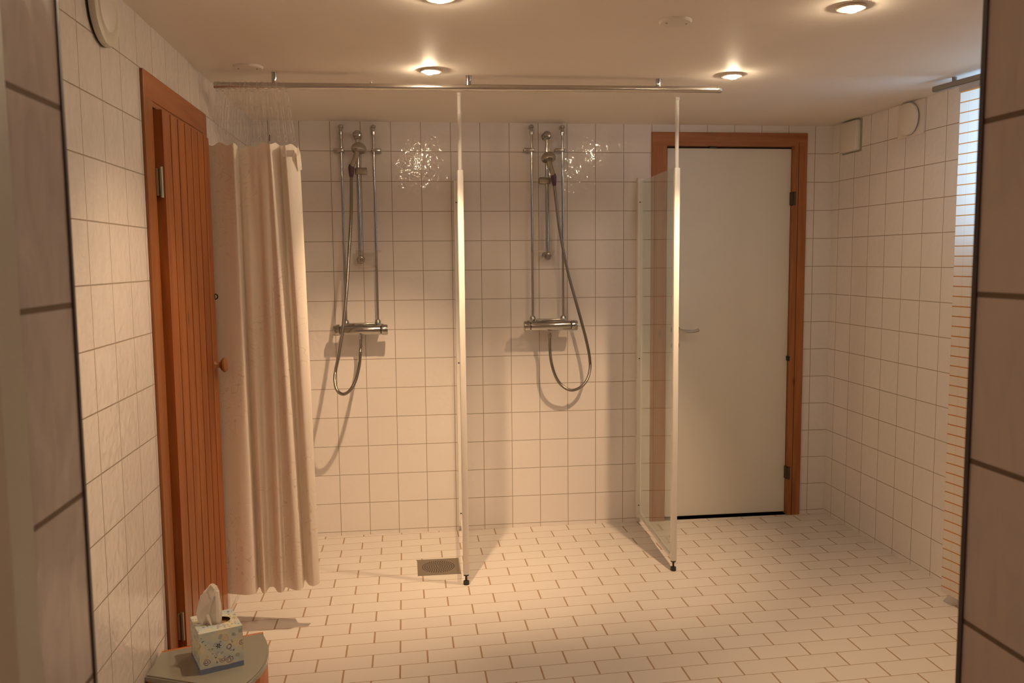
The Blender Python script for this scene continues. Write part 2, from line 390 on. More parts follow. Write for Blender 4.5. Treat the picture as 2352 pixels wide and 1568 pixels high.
for a in LAMPS: downlight(*a)
# added fill light in the unseen hallway, brightens the doorway tiles
hl = bpy.data.lights.new('hall_fill_light', 'AREA'); hl.shape = 'DISK'; hl.size = 0.35; hl.energy = 8.0; hl.color = (1.0, 0.60, 0.38)
ho = bpy.data.objects.new('hall_fill_light', hl); COL.objects.link(ho); ho.location = (0.1, -0.9, 2.42)
def ceiling_cover(x, y, r, label):
    t = thing('ceiling_cover', (x, y, H), label, 'ceiling cover', 'round blank covers on the ceiling')
    b = NB(); lathe(b, (x, y, H), (0, 0, -1), [(r, 0.0), (r, 0.004), (r*0.93, 0.0085), (r*0.6, 0.011), (0.0, 0.012)], 48); link('cover_disc', b, M_plastic, t, True)
    for s in (-1, 1):
        b = NB(); lathe(b, (x+s*r*0.62, y-0.01, H-0.010), (0, 0, -1), [(0.0035, 0.0), (0.003, 0.0022), (0, 0.0025)], 12); link('screw', b, M_gap2, t)
ceiling_cover(0.806, 2.516, 0.048, 'round white ceiling cover right of centre, near the top edge')
ceiling_cover(-0.539, 3.224, 0.052, 'faint round ceiling cover in the left corner above the shower curtain')

# ------------------------------------------------------------------ curtain rail
RA, RB = Vector((-0.672, 3.32, 2.0685)), Vector((1.246, 3.32, 2.0810))
t = thing('curtain_rail', (0.255, 3.32, H), 'long horizontal aluminium shower curtain rail hung under the ceiling in front of the showers', 'curtain rail')
b = NB(); tube(b, [RA, RB], 0.0122, 24); link('rail_tube', b, M_steel, t, True)
b = NB(); tube(b, [RA+Vector((-0.006, 0, 0)), RA+Vector((0.018, 0, 0))], 0.0132, 24); link('end_cap', b, M_steel, t, True)
b = NB(); lathe(b, RB, (1, 0, 0), [(0.0128, -0.012), (0.0128, 0.003), (0.009, 0.008), (0, 0.009)], 24); link('end_cap', b, M_steel, t, True)
for px in (630, 1076, 1512):
    x = at(px, 180, 3.32).x; zr = RA.z+(RB.z-RA.z)*(x-RA.x)/(RB.x-RA.x)
    b = NB(); tube(b, [(x, 3.32, H), (x, 3.32, H-0.003), (x, 3.32, zr+0.008)], 0.0098, 20, radii=[0.0115, 0.0098, 0.0098]); link('ceiling_bracket', b, M_chrome, t, True)
x = at(852, 185, 3.32).x
b = NB(); lathe(b, (x, 3.32, 2.0745+0.0115), (0, 0, 1), [(0.005, -0.003), (0.005, 0.003), (0, 0.005)], 12); link('joint_screw', b, M_steel, t, True)

# ------------------------------------------------------------------ left shower curtain
def curtain_sheet(edges_top, edges_bot, zt, zb, rows=46, m=M_curtain, hem=0.035, folds=None, parent=None, name='curtain_cloth'):
    b = NB(); lay = b.loops.layers.uv.new('UVMap'); n = len(edges_top); grid = []; acc = [0]
    for i in range(1, n): acc.append(acc[-1]+(Vector(edges_bot[i])-Vector(edges_bot[i-1])).length)
    for j in range(rows+1):
        s = j/rows; row = []
        for i in range(n):
            a, c = Vector(edges_top[i]), Vector(edges_bot[i]); e = s**0.8
            p = a.lerp(c, e); row.append(b.verts.new((p.x, p.y, zt[i]+(zb[i]-zt[i])*s)))
        grid.append(row)
    for j in range(rows):
        for i in range(n-1):
            f = b.faces.new((grid[j][i], grid[j][i+1], grid[j+1][i+1], grid[j+1][i])); f.smooth = True
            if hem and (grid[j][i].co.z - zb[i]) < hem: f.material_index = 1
            for l, (ii, jj) in zip(f.loops, ((i, j), (i+1, j), (i+1, j+1), (i, j+1))): l[lay].uv = (acc[ii], -(zt[ii]+(zb[ii]-zt[ii])*jj/rows))
    o = link(name, b, [m, M_hem], parent); 
    for p in o.data.polygons: p.use_smooth = True
    return o
ct = thing('shower_curtain', (-0.54, 3.32, 1.86), 'white shower curtain with faint brown swirls, gathered at the left end of the rail', 'shower curtain')
# fold path: (x px at top, x px at bottom, depth offset top, depth offset bottom)
FP = [(462, 505, 0.015, 0.02), (480, 522, 0.004, -0.006), (500, 545, -0.004, -0.022), (515, 563, -0.014, -0.034), (529, 582, -0.030, -0.030), (536, 590, -0.036, -0.012), (541, 594, -0.024, 0.030), (546, 598, 0.002, 0.034),
      (550, 602, -0.002, -0.016), (560, 609, -0.008, -0.026), (572, 614, -0.014, 0.000), (581, 620, -0.026, 0.034), (590, 630, -0.030, 0.030), (598, 638, -0.034, -0.020), (606, 650, -0.037, -0.028), (613, 656, -0.042, 0.014),
      (618, 662, -0.050, 0.006), (621, 678, -0.048, -0.030), (628, 690, -0.030, -0.032), (634, 697, -0.006, -0.014), (638, 700, 0.030, 0.052), (644, 703, 0.034, 0.050), (649, 709, -0.012, 0.004),
      (652, 716, -0.046, -0.014), (660, 721, -0.044, -0.020), (671, 728, -0.032, -0.014), (681, 733, -0.018, -0.004), (687, 735, -0.004, 0.010)]
sp = spline([(a, b_, 0) for a, b_, _, _ in FP], 7); sd = spline([(c*1000, d*1000, 0) for _, _, c, d in FP], 7)
top, bot, zt, zb = [], [], [], []
for p, q in zip(sp, sd):
    Yt, Yb = 3.32+q.x/1000, 3.32+q.y/1000
    a = at(p.x, 332, Yt); c = at(p.y, 1355, Yb)
    sag = 0.0055*math.sin(p.x*0.19)
    top.append((a.x, Yt, 0)); bot.append((c.x, Yb, 0)); zt.append(1.852+sag+0.006*math.cos(p.x*0.05)); zb.append(0.150+0.018*max(0.0, (p.y-640)/95))
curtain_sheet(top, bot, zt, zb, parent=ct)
# flap of the top corner folded over
b = NB(); lay = b.loops.layers.uv.new('UVMap')
q = [at(684, 334, 3.285), at(690, 352, 3.30), at(694, 389, 3.32), at(684, 394, 3.30), at(681, 360, 3.283)]
vs = [b.verts.new(v) for v in q]; f = b.faces.new(vs)
for l in f.loops: l[lay].uv = (l.vert.co.x, l.vert.co.z)
r = bmesh.ops.solidify(b, geom=[f], thickness=0.0015)
link('folded_corner', b, M_curtain, ct)
b = NB(); q = at(663, 352, 3.27)
box(b, q.x-0.022, q.x+0.020, 3.2735, 3.2745, q.z-0.012, q.z+0.012); link('care_label', b, M_plastic, ct)
# hanging chains of clear plastic between rail and curtain
NCH = 13
def chain_mesh(l):
    b = NB()
    def ov(zc, hz, hx, r=0.0013, flat=False):
        pts = [(hx*math.cos(2*PI*k/16), 0, zc+hz*math.sin(2*PI*k/16)) if not flat else (0, hx*math.cos(2*PI*k/16), zc+hz*math.sin(2*PI*k/16)) for k in range(17)]
        tube(b, pts, r, 6, cap=False)
    ov(0.0, 0.0175, 0.0175, 0.0016, True)
    z = -0.0175; n = 3; seg = (l-0.0175-0.02)/n
    for k in range(n):
        ov(z-seg/2+0.002, seg/2+0.001, 0.0062)
        for s in (-1, 1): tube(b, [(s*0.004, 0, z-seg+0.006), (s*0.004, 0, z-0.006)], 0.0010, 6)
        box(b, -0.006, 0.006, -0.0018, 0.0018, z-0.003, z+0.003)
        z -= seg
    ov(z-0.009, 0.011, 0.006)
    return b
for k in range(NCH):
    fpx = 486+ (676-486)*k/(NCH-1)
    xt = at(500+ (655-500)*k/(NCH-1), 200, 3.32).x; xb = at(fpx, 328, 3.32).x
    zr = RA.z+(RB.z-RA.z)*(xt-RA.x)/(RB.x-RA.x)
    ln = zr-1.868
    o = link('curtain_chain', chain_mesh(ln), M_chain)
    o.location = (xt, 3.32, zr-0.003); o.rotation_euler = (0, math.atan2(xt-xb, ln), random.uniform(-0.6, 0.6))
    tag(o, 'thin clear plastic hook chain between the rail and the gathered white curtain', 'curtain hook', 'clear hook chains of the left shower curtain')
t = thing('curtain_pin', at(619, 318, 3.30), 'small dark pin standing at the top edge of the gathered curtain', 'curtain pin')
b = NB(); tube(b, [at(619, 324, 3.298), at(619, 311, 3.298)], 0.0016, 8); link('pin_stem', b, M_trim, t)
b = NB(); lathe(b, at(619, 311, 3.298), (0, 0, 1), [(0.0016, -0.001), (0.0024, 0.001), (0, 0.003)], 10); link('pin_head', b, M_trim, t)

# ------------------------------------------------------------------ right rail and striped curtain
RD = Vector((-0.113, 1.0, 0)).normalized(); R0 = Vector((2.150, 3.205, 2.090))
def rr(y, z=2.090): 
    return Vector((R0.x+RD.x/RD.y*(y-R0.y), y, z))
t = thing('curtain_rail', (R0.x, R0.y, H), 'short grey curtain rail at the right edge, under the ceiling by the window', 'curtain rail')
b = NB()
a, c = rr(3.300), rr(2.02)
s = Vector((RD.y, -RD.x, 0))*0.012
vs = []
for p in (a, c):
    for dx, dz in ((-1, 0.011), (1, 0.011), (1, -0.011), (-1, -0.011)): vs.append(b.verts.new(p+s*dx+Vector((0, 0, dz))))
for i in range(4): b.faces.new((vs[i], vs[(i+1) % 4], vs[4+(i+1) % 4], vs[4+i]))
b.faces.new(vs[:4][::-1]); b.faces.new(vs[4:]); bmesh.ops.recalc_face_normals(b, faces=b.faces)
bmesh.ops.bevel(b, geom=list(b.edges), offset=0.003, segments=2, affect='EDGES'); link('rail_profile', b, M_greyrail, t)
for y in (3.19, 2.15):
    p = rr(y); b = NB(); tube(b, [(p.x, p.y, H), (p.x, p.y, 2.099)], 0.009, 16); link('ceiling_bracket', b, M_greyrail, t, True)
sc = thing('shower_curtain', rr(3.0, 2.08), 'striped translucent curtain with thin orange lines, daylight behind it, at the right edge', 'shower curtain')
b = NB(); 
vs = []
for p in (rr(3.155, 2.066), rr(2.1, 2.066)):
    for dx, dz in ((-1, 0.012), (1, 0.012), (1, -0.012), (-1, -0.012)): vs.append(b.verts.new(p+s*0.7*dx+Vector((0, 0, dz))))
for i in range(4): b.faces.new((vs[i], vs[(i+1) % 4], vs[4+(i+1) % 4], vs[4+i]))
b.faces.new(vs[:4][::-1]); b.faces.new(vs[4:]); bmesh.ops.recalc_face_normals(b, faces=b.faces); link('runner_strip', b, M_steel, sc)
top, bot, zt, zb = [], [], [], []
for k in range(97):
    y = 3.155-1.03*k/96; p = rr(y); wv = 0.0025*math.sin(k*0.42)*min(1, k/10)
    top.append((p.x+wv*0.5, p.y, 0)); bot.append((p.x+wv*1.2+0.004*math.sin(k*0.13), p.y-0.0, 0)); zt.append(2.056); zb.append(0.052)
o = curtain_sheet(top, bot, zt, zb, 40, M_striped, hem=0, parent=sc)

# ------------------------------------------------------------------ right wall fittings
t = thing('junction_box', (XR, 4.215, 2.03), 'square white junction box cover on the right wall near the far corner', 'junction box')
b = NB(); box(b, XR-0.032, XR, 4.135, 4.300, 1.958, 2.108, bev=0.006); link('box_cover', b, M_plastic, t, True)
b = NB(); box(b, XR-0.006, XR, 4.125, 4.31, 1.952, 2.114, bev=0.002); link('back_plate', b, M_gap2, t)
t = thing('air_vent', (XR, 3.70, 2.045), 'round white air vent on a square plate on the right wall', 'air vent')
b = NB(); box(b, XR-0.006, XR, 3.600, 3.800, 1.962, 2.115, bev=0.002); link('back_plate', b, M_plastic, t)
b = NB(); lathe(b, (XR-0.006, 3.700, 2.040), (-1, 0, 0), [(0.050, 0.0), (0.050, 0.010)], 32); link('vent_throat', b, M_black, t, True)
b = NB(); lathe(b, (XR-0.014, 3.700, 2.040), (-1, 0, 0), [(0.0, 0.0), (0.072, 0.0), (0.073, 0.004), (0.071, 0.010), (0.05, 0.014), (0, 0.015)], 56); link('vent_disc', b, M_plastic, t, True)
t = thing('air_vent', (XL, 2.272, 2.05), 'round white air vent high on the left wall beside the pine door', 'air vent')
b = NB(); lathe(b, (XL, 2.272, 2.048), (1, 0, 0), [(0.070, 0.0), (0.092, 0.002), (0.095, 0.006)], 64); link('vent_rim_shadow', b, M_black, t, True)  # black ring paints the shadow line around the vent rim
b = NB(); lathe(b, (XL, 2.272, 2.048), (1, 0, 0), [(0.094, 0.006), (0.095, 0.012), (0.091, 0.020), (0.080, 0.022), (0.066, 0.020), (0.060, 0.014)], 64); link('vent_rim', b, M_plastic2, t, True)
b = NB(); lathe(b, (XL, 2.272, 2.048), (1, 0, 0), [(0.0, 0.010), (0.060, 0.010), (0.063, 0.016), (0.058, 0.022), (0.03, 0.026), (0, 0.027)], 56); link('vent_disc', b, M_plastic, t, True)

# ------------------------------------------------------------------ white door in the rear wall
dr = thing('door_1', ((DX0+DX1)/2, D, 0), 'plain white door in an orange-brown wooden frame in the rear wall', 'door'); dr['kind'] = 'structure'
b = NB()
box(b, 1.292, DX0+0.008, D-0.012, D+0.10, 0, 2.078, bev=0.002)
box(b, DX1-0.008, 2.146, D-0.012, D+0.10, 0, 2.078, bev=0.002)
link('frame_post', b, M_frameZ, dr)
b = NB(); box(b, 1.2925, 2.1455, D-0.0125, D+0.10, DZ-0.004, 2.0785, bev=0.002); link('frame_head', b, M_frameX, dr)
b = NB(); box(b, 2.097, 2.0995, D-0.0126, D-0.008, 0, 2.03); link('groove_shade', b, M_gapshade, dr)  # dark strip laid on the post, paints the shade of a groove
b = NB(); box(b, 1.373, 1.386, D+0.030, D+0.05, 0.0, 2.004); box(b, 1.373, 2.075, D+0.030, D+0.05, 1.999, 2.010); link('door_gap_shade', b, M_gapshade, dr)  # dark boxes paint the shade between leaf and frame
b = NB(); box(b, 1.385, 2.072, D+0.022, D+0.062, 0.012, 2.000, bev=0.002); link('door_leaf', b, M_door, dr)
for z in (1.735, 0.238):
    b = NB(); box(b, 2.066, 2.092, D-0.006, D+0.03, z-0.035, z+0.035, bev=0.003); tube(b, [(2.079, D-0.010, z-0.036), (2.079, D-0.010, z+0.036)], 0.007, 12); link('hinge', b, M_hinge, dr)
b = NB(); box(b, 2.064, 2.076, D-0.004, D+0.022, 0.86, 0.885); link('latch_stop', b, M_black, dr)
b = NB(); box(b, 1.61, 1.645, D+0.0, D+0.03, 2.000, 2.009); link('latch_stop', b, M_black, dr)
hp = at(1551, 757, D+0.02); 
b = NB(); lathe(b, (hp.x, D+0.0225, hp.z), (0, -1, 0), [(0, 0), (0.025, 0), (0.025, 0.006), (0.021, 0.009), (0, 0.009)], 32)
hd = link('door_handle', b, M_chrome, dr, True)
b = NB(); tube(b, spline([(hp.x, D+0.02, hp.z), (hp.x, D-0.01, hp.z), (hp.x+0.008, D-0.030, hp.z), (hp.x+0.04, D-0.034, hp.z-0.005), (hp.x+0.085, D-0.034, hp.z-0.006), (hp.x+0.112, D-0.034, hp.z+0.001)], 5), 0.0088, 12); link('lever', b, M_steel, hd, True)
b = NB(); lathe(b, (hp.x, D+0.0225, hp.z-0.085), (0, -1, 0), [(0, 0), (0.023, 0), (0.023, 0.005), (0.0, 0.006)], 32); link('keyhole_plate', b, M_chrome, dr, True)

# ------------------------------------------------------------------ pine door on the left wall
pd = thing('door_2', (XL, 2.97, 0), 'varnished pine door of narrow upright boards on the left wall', 'door'); pd['kind'] = 'structure'
b = NB(); box(b, XL, XL+0.009, 2.580, 2.664, 0.0, 1.970, bev=0.002); box(b, XL, XL+0.009, 3.297, 3.362, 0.0, 1.970, bev=0.002); link('frame_post', b, M_frameZ, pd)
b = NB(); box(b, XL, XL+0.0095, 2.583, 3.3615, 1.893, 1.9705, bev=0.002); link('frame_head', b, M_pineY, pd)
b = NB(); box(b, XL, XL+0.003, 2.664, 3.297, 0.0, 1.893); link('rebate_shade', b, M_gapshade, pd)  # dark sheet paints the shade in the gap around the leaf
b = NB(); box(b, XL+0.003, XL+0.007, 2.664, 3.297, 1.878, 1.893); link('frame_stop', b, M_pineY, pd)
b = NB(); y0, y1, n = 2.676, 3.284, 7; zt_, zb_ = 1.872, 0.045; xf = XL+0.031
prof = []; wd = (y1-y0)/n
for k in range(n):
    a, c = y0+k*wd, y0+(k+1)*wd; g = 0.0055
    if k > 0: prof += [(a+0.003, xf-0.013), (a+g, xf)]
    else: prof += [(a, xf)]
    prof += [(c-g, xf), (c-0.003, xf-0.013)] if k < n-1 else [(c, xf)]
poly = [(y0, XL+0.003)] + prof + [(y1, XL+0.003)]
lo = [b.verts.new((x, y, zb_)) for y, x in poly]; hi = [b.verts.new((x, y, zt_)) for y, x in poly]
b.faces.new(lo); b.faces.new(hi[::-1])
for i in range(len(poly)): b.faces.new((lo[i], hi[i], hi[(i+1) % len(poly)], lo[(i+1) % len(poly)]))
bmesh.ops.recalc_face_normals(b, faces=b.faces); link('door_leaf', b, M_pineZ, pd)
for z in (1.66, 0.30):
    b = NB(); tube(b, [(XL+0.0225, 2.669, z-0.045), (XL+0.0225, 2.669, z+0.045)], 0.0052, 12); box(b, XL+0.010, XL+0.016, 2.660, 2.677, z-0.04, z+0.04); link('hinge', b, M_galv, pd, True)
kp = Vector((xf, 3.235, 1.035)); kp.z = at(490, 838, 3.235).z
b = NB(); lathe(b, kp, (1, 0, 0), [(0.0, 0), (0.016, 0.0), (0.011, 0.008), (0.010, 0.017), (0.020, 0.023), (0.027, 0.030), (0.0275, 0.036), (0.022, 0.042), (0.0, 0.045)], 32); link('door_knob', b, M_knob, pd, True)
hz = at(488, 681, 3.28).z
b = NB(); lathe(b, (xf-0.001, 3.274, hz), (1, 0, 0), [(0, 0), (0.006, 0), (0.006, 0.002), (0, 0.003)], 12)
tube(b, [(xf+0.006+0.009*math.cos(a)-0.004, 3.276, hz+0.009*math.sin(a)) for a in [2*PI*k/16 for k in range(17)]], 0.0022, 8, cap=False); link('hook_eye', b, M_black, pd, True)

# ------------------------------------------------------------------ glass shower screens
def screen(xw, xp, yp, ztop, zpole, label, double):
    """xw: x at the rear wall, xp: x of the front post at depth yp"""
    t = thing('shower_screen', (xp, yp, 0), label, 'shower screen', 'glass shower screens')
    w = 0.034 if double else 0.030
    b = NB(); box(b, xw-w/2, xw+w/2, D-0.030, D, 0.030, ztop+0.018, bev=0.003)
    wp = link('wall_profile', b, M_white, t)
    for z in (1.715, 0.895, 0.100):
        for s in ((-0.006, 0.007) if double else (-0.004,)):
            b = NB(); lathe(b, (xw+s, D-0.030, z), (0, -1, 0), [(0, 0), (0.0035, 0.0), (0.003, 0.0012), (0, 0.0014)], 12); link('screw_cap', b, M_black, wp)
    d = Vector((xw-xp, D-0.03-yp, 0)); n = Vector((d.y, -d.x, 0)).normalized()
    def slab(y0, y1, z0, z1, th):
        b = NB(); a = Vector((xp, yp, 0))+d*y0; c = Vector((xp, yp, 0))+d*y1
        vs = []
        for p in (a, c):
            for sx, z in ((-1, z1), (1, z1), (1, z0), (-1, z0)): vs.append(b.verts.new(p+n*sx*th/2+Vector((0, 0, z))))
        for i in range(4): b.faces.new((vs[i], vs[(i+1) % 4], vs[4+(i+1) % 4], vs[4+i]))
        b.faces.new(vs[:4][::-1]); b.faces.new(vs[4:]); bmesh.ops.recalc_face_normals(b, faces=b.faces); return b
    link('glass_pane', slab(0.012, 1.0, 0.060, ztop, 0.005), M_glass, t)
    link('bottom_strip', slab(0.012, 1.0, 0.046, 0.062, 0.012), M_white, t)
    b = NB(); box(b, xp-0.013, xp+0.013, yp-0.013, yp+0.013, 0.046, ztop-0.005, bev=0.005); link('front_post', b, M_white, t, True)
    b = NB(); tube(b, [(xp, yp, ztop-0.006), (xp, yp, H-0.012), (xp, yp, H-0.011), (xp, yp, H)], 0.0085, 20, radii=[0.0085, 0.0085, 0.0105, 0.0105]); link('ceiling_tube', b, M_white, t, True)
    b = NB(); tube(b, [(xp, yp, 0.0), (xp, yp, 0.016), (xp, yp, 0.017), (xp, yp, 0.040), (xp, yp, 0.041), (xp, yp, 0.047)], 0.01, 20, radii=[0.013, 0.013, 0.0045, 0.0045, 0.012, 0.012]); link('adjustable_foot', b, M_black, t, True)
a = at(1064, 800, 3.66); screen(0.272, 0.2405, 3.655, 1.806, 0, 'glass shower screen with white post left of centre, beside the floor drain', True)
a = at(1555, 800, 3.68); screen(1.228, 1.192, 3.685, 1.822, 0, 'glass shower screen with white post in front of the white door', False)

# ------------------------------------------------------------------ showers
def shower_set(side, cx, pipes, pz, bodyx, bz, barpx, bar_top, bar_bot, clamp_sgn):
    S = side+' shower'
    ym = D-0.116
    # thermostatic mixer
    t = thing('shower_mixer', ((bodyx[0]+bodyx[1])/2, D, bz), f'chrome wall mixer bar with two upright supply pipes at the {side} shower', 'shower mixer', 'shower mixers')
    x0, x1 = bodyx; b = NB()
    lathe(b, (x0+0.036, ym, bz), (1, 0, 0), [(0, 0), (0.024, 0.0), (0.025, 0.004), (0.025, x1-x0-0.076), (0.024, x1-x0-0.072), (0, x1-x0-0.072)], 36)
    link('mixer_body', b, M_chrome, t, True)
    for xs, sg in ((x0+0.036, -1), (x1-0.036, 1)):
        b = NB(); lathe(b, (xs, ym, bz), (sg, 0, 0), [(0.019, 0.0), (0.022, 0.003), (0.0255, 0.006), (0.0265, 0.030), (0.024, 0.0355), (0.0, 0.037)], 36)
        box(b, xs+sg*0.012-0.008, xs+sg*0.012+0.008, ym-0.005, ym+0.005, bz+0.018, bz+0.0305, bev=0.002)
        link('mixer_knob', b, M_chrome, t, True)
    b = NB(); box(b, x0+0.06, x1-0.06, ym-0.006, ym+0.060, bz+0.020, bz+0.034, bev=0.004); link('top_ledge', b, M_chrome, t, True)
    for i, px in enumerate(pipes):
        yp = D-0.045
        b = NB(); tube(b, [(px, yp, bz+0.030), (px, yp, pz)], 0.0065, 14); pp = link('supply_pipe', b, M_chrome, t, True)
        b = NB(); tube(b, [(px, D, bz+0.012), (px, ym, bz+0.010)], 0.012, 16); tube(b, [(px, yp, bz+0.015), (px, yp, bz+0.040), (px, yp, bz+0.048)], 0.013, 16, radii=[0.0155, 0.0155, 0.009]); link('pipe_union', b, M_chrome, t, True)
        b = NB(); tube(b, [(px, yp, pz-0.046), (px, yp, pz-0.030), (px, yp, pz-0.029), (px, yp, pz-0.012), (px, yp, pz-0.011), (px, yp, pz)], 0.01, 14, radii=[0.0095, 0.0105, 0.0085, 0.0085, 0.012, 0.012])
        tube(b, [(px, yp, pz-0.004), (px, D, pz-0.004)], 0.0105, 14); link('pipe_nut', b, M_chrome, pp, True)
        zc = pz-0.121; sx = clamp_sgn[i]
        b = NB(); box(b, px-(0.038 if sx < 0 else 0.013), px+(0.013 if sx < 0 else 0.038), yp-0.010, D, zc-0.0095, zc+0.0095, bev=0.003); link('pipe_clamp', b, M_chrome, t, True)
    # slide bar
    yb = D-0.050; bx = barpx
    t = thing('shower_slide_bar', (bx, D, (bar_top+bar_bot)/2), f'upright chrome slide bar with soap dish on the tiles of the {side} shower', 'shower bar', 'shower slide bars')
    b = NB(); tube(b, [(bx, yb, bar_bot), (bx, yb, bar_top)], 0.0098, 20); link('bar_tube', b, M_chrome, t, True)
    for z in (bar_top, bar_bot):
        b = NB(); lathe(b, (bx, D, z), (0, -1, 0), [(0, 0), (0.021, 0.0), (0.021, 0.008), (0.013, 0.016), (0.0125, 0.036), (0.021, 0.044), (0.022, 0.058), (0.017, 0.066), (0.0, 0.070)], 32); link('bar_end', b, M_chrome, t, True)
    return yb
yb1 = shower_set('left-hand', 0, (-0.2985, -0.140), 2.090, (-0.358, -0.090), 1.0815, -0.2185, 2.044, 1.430, (-1, 1))
yb2 = shower_set('right-hand', 0, (0.6525, 0.8125), 2.098, (0.596, 0.872), 1.0855, 0.731, 2.049, 1.441, (-1, -1))
def kids(name): return [o for o in bpy.data.objects if o.name.split('.')[0] == name and o.parent is None]
bars = kids('shower_slide_bar')
# soap dishes
for bar, cpx, cup in ((bars[0], 846, True), (bars[1], 1247, False)):
    p = at(cpx, 577, D-0.06)
    b = NB(); prism(b, [(p.x+0.062*math.cos(a), D-0.062+0.040*math.sin(a)) for a in [2*PI*k/32 for k in range(32)]], p.z-0.005, p.z+0.005)
    if cup: lathe(b, (p.x-0.018, D-0.060, p.z-0.006), (0, 0, -1), [(0.058, 0.0), (0.058, 0.055), (0.046, 0.075), (0.0, 0.077)], 32)
    link('soap_dish', b, M_dish, bar, True)
# sliders
for bar, xa, xb, ypx, sg in ((bars[0], 815, 843, 393, 1), (bars[1], 1238, 1264, 415, -1)):
    p, q = at(xa, ypx, D-0.055), at(xb, ypx, D-0.055)
    b = NB(); tube(b, [(p.x, D-0.055, p.z), (p.x+0.003, D-0.055, p.z), (q.x-0.003, D-0.055, q.z), (q.x, D-0.055, q.z)], 0.017, 24, radii=[0.0155, 0.018, 0.018, 0.0155]); link('bar_slider', b, M_headplastic, bar, True)
def hand_shower(side, headpx, neckpx, gripDX, hosepx, label):
    """headpx: centre of the spray head; neckpx: collar; hosepx: (px, py, depth)"""
    hc = at(*headpx); nk = at(*neckpx)
    t = thing('hand_shower', tuple(nk), label, 'hand shower', 'hand showers')
    ax = Vector((0.08*gripDX, -0.42, -0.90)).normalized()
    b = NB(); lathe(b, hc-ax*0.006, ax, [(0, -0.026), (0.012, -0.025), (0.026, -0.018), (0.035, -0.006), (0.0375, 0.004), (0.036, 0.011), (0.030, 0.013), (0, 0.0135)], 40); hd = link('spray_head', b, M_headplastic, t, True)
    b = NB(); lathe(b, hc-ax*0.006, ax, [(0.0, 0.0128), (0.029, 0.0128), (0.028, 0.0155), (0, 0.0165)], 36); link('spray_plate', b, M_steel, hd, True)
    b = NB(); mid = (hc+nk)/2+Vector((0, 0.006, 0.0)); tube(b, spline([hc-ax*0.014, mid, nk], 6), 0.01, 16, radii=[0.013-0.0015*k/12 for k in range(13)]); link('handle', b, M_headplastic, t, True)
    hp_ = [at(*h) for h in hosepx]
    dn = (hp_[0]-nk).normalized()
    b = NB(); tube(b, [nk-dn*0.012, nk+dn*0.004, nk+dn*0.028, nk+dn*0.05], 0.012, 16, radii=[0.0125, 0.0155, 0.013, 0.009]); link('hose_collar', b, M_purple, t, True)
    pts = spline([nk+dn*0.03]+hp_, 26)
    rad = [0.0072+(0.0009 if i % 2 else 0.0) for i in range(len(pts))]
    b = NB(); tube(b, pts, 0.007, 12, radii=rad); link('hose', b, M_hose, t, True)
    b = NB(); e = pts[-1]; tube(b, [e+Vector((0, 0, 0.0)), e+Vector((0, 0, -0.022))], 0.0095, 14); link('hose_nut', b, M_chrome, t, True)
Z = D-0.116
hand_shower('left', (824, 343, D-0.125), (807, 384, D-0.085), -1,
            [(807, 430, D-0.10), (806, 500, D-0.14), (801, 590, D-0.19), (796, 670, D-0.235), (788, 750, D-0.27), (779, 810, D-0.295), (771, 850, D-0.31), (769, 875, D-0.315), (775, 897, D-0.315), (788, 905, D-0.31), (803, 897, D-0.29), (816, 875, D-0.25), (825, 840, D-0.18), (828, 805, D-0.11), (829, 768, Z)],
            'left-hand shower head on its bar with a chrome hose hanging in a narrow loop')
hand_shower('right', (1260, 364, D-0.125), (1271, 404, D-0.085), 1,
            [(1277, 460, D-0.09), (1283, 510, D-0.085), (1291, 560, D-0.085), (1300, 605, D-0.085), (1311, 650, D-0.085), (1323, 693, D-0.09), (1336, 740, D-0.09), (1347, 783, D-0.09), (1354, 820, D-0.09), (1355, 848, D-0.09), (1348, 872, D-0.09), (1333, 889, D-0.09), (1313, 896, D-0.092), (1294, 888, D-0.10), (1278, 868, D-0.11), (1267, 835, D-0.11), (1263, 800, D-0.10), (1263, 764, Z)],
            'right-hand shower head on its bar with a chrome hose hanging in a wide loop')

# ------------------------------------------------------------------ floor drain
m, nt, bs = mat('stainless_drain'); bs.inputs['Metallic'].default_value = 0.9; bs.inputs['Roughness'].default_value = 0.42; bs.inputs['Base Color'].default_value = (0.33, 0.28, 0.22, 1); M_drain = m
t = thing('floor_drain', (0.127, 3.885, 0), 'square steel floor drain with round perforated grille, left of the first glass screen', 'floor drain')
b = NB(); box(b, 0.030, 0.223, 3.786, 3.986, -0.003, 0.003, bev=0.0015); link('drain_plate', b, M_drain, t)
b = NB()
for ring in range(1, 8):
    n_ = 6*ring
    for k in range(n_):
        a = 2*PI*k/n_+ring*0.2; rad = 0.0105*ring; lathe(b, (0.1265+rad*math.cos(a), 3.886+rad*math.sin(a), 0.0028), (0, 0, 1), [(0.0032, 0.0), (0.0032, 0.0007), (0, 0.0007)], 6)
link('drain_holes', b, M_black, t)
b = NB(); box(b, 0.026, 0.227, 3.984, 3.990, -0.002, 0.0036); box(b, 0.222, 0.227, 3.784, 3.990, -0.002, 0.0036); link('drain_rim', b, M_gap2, t)

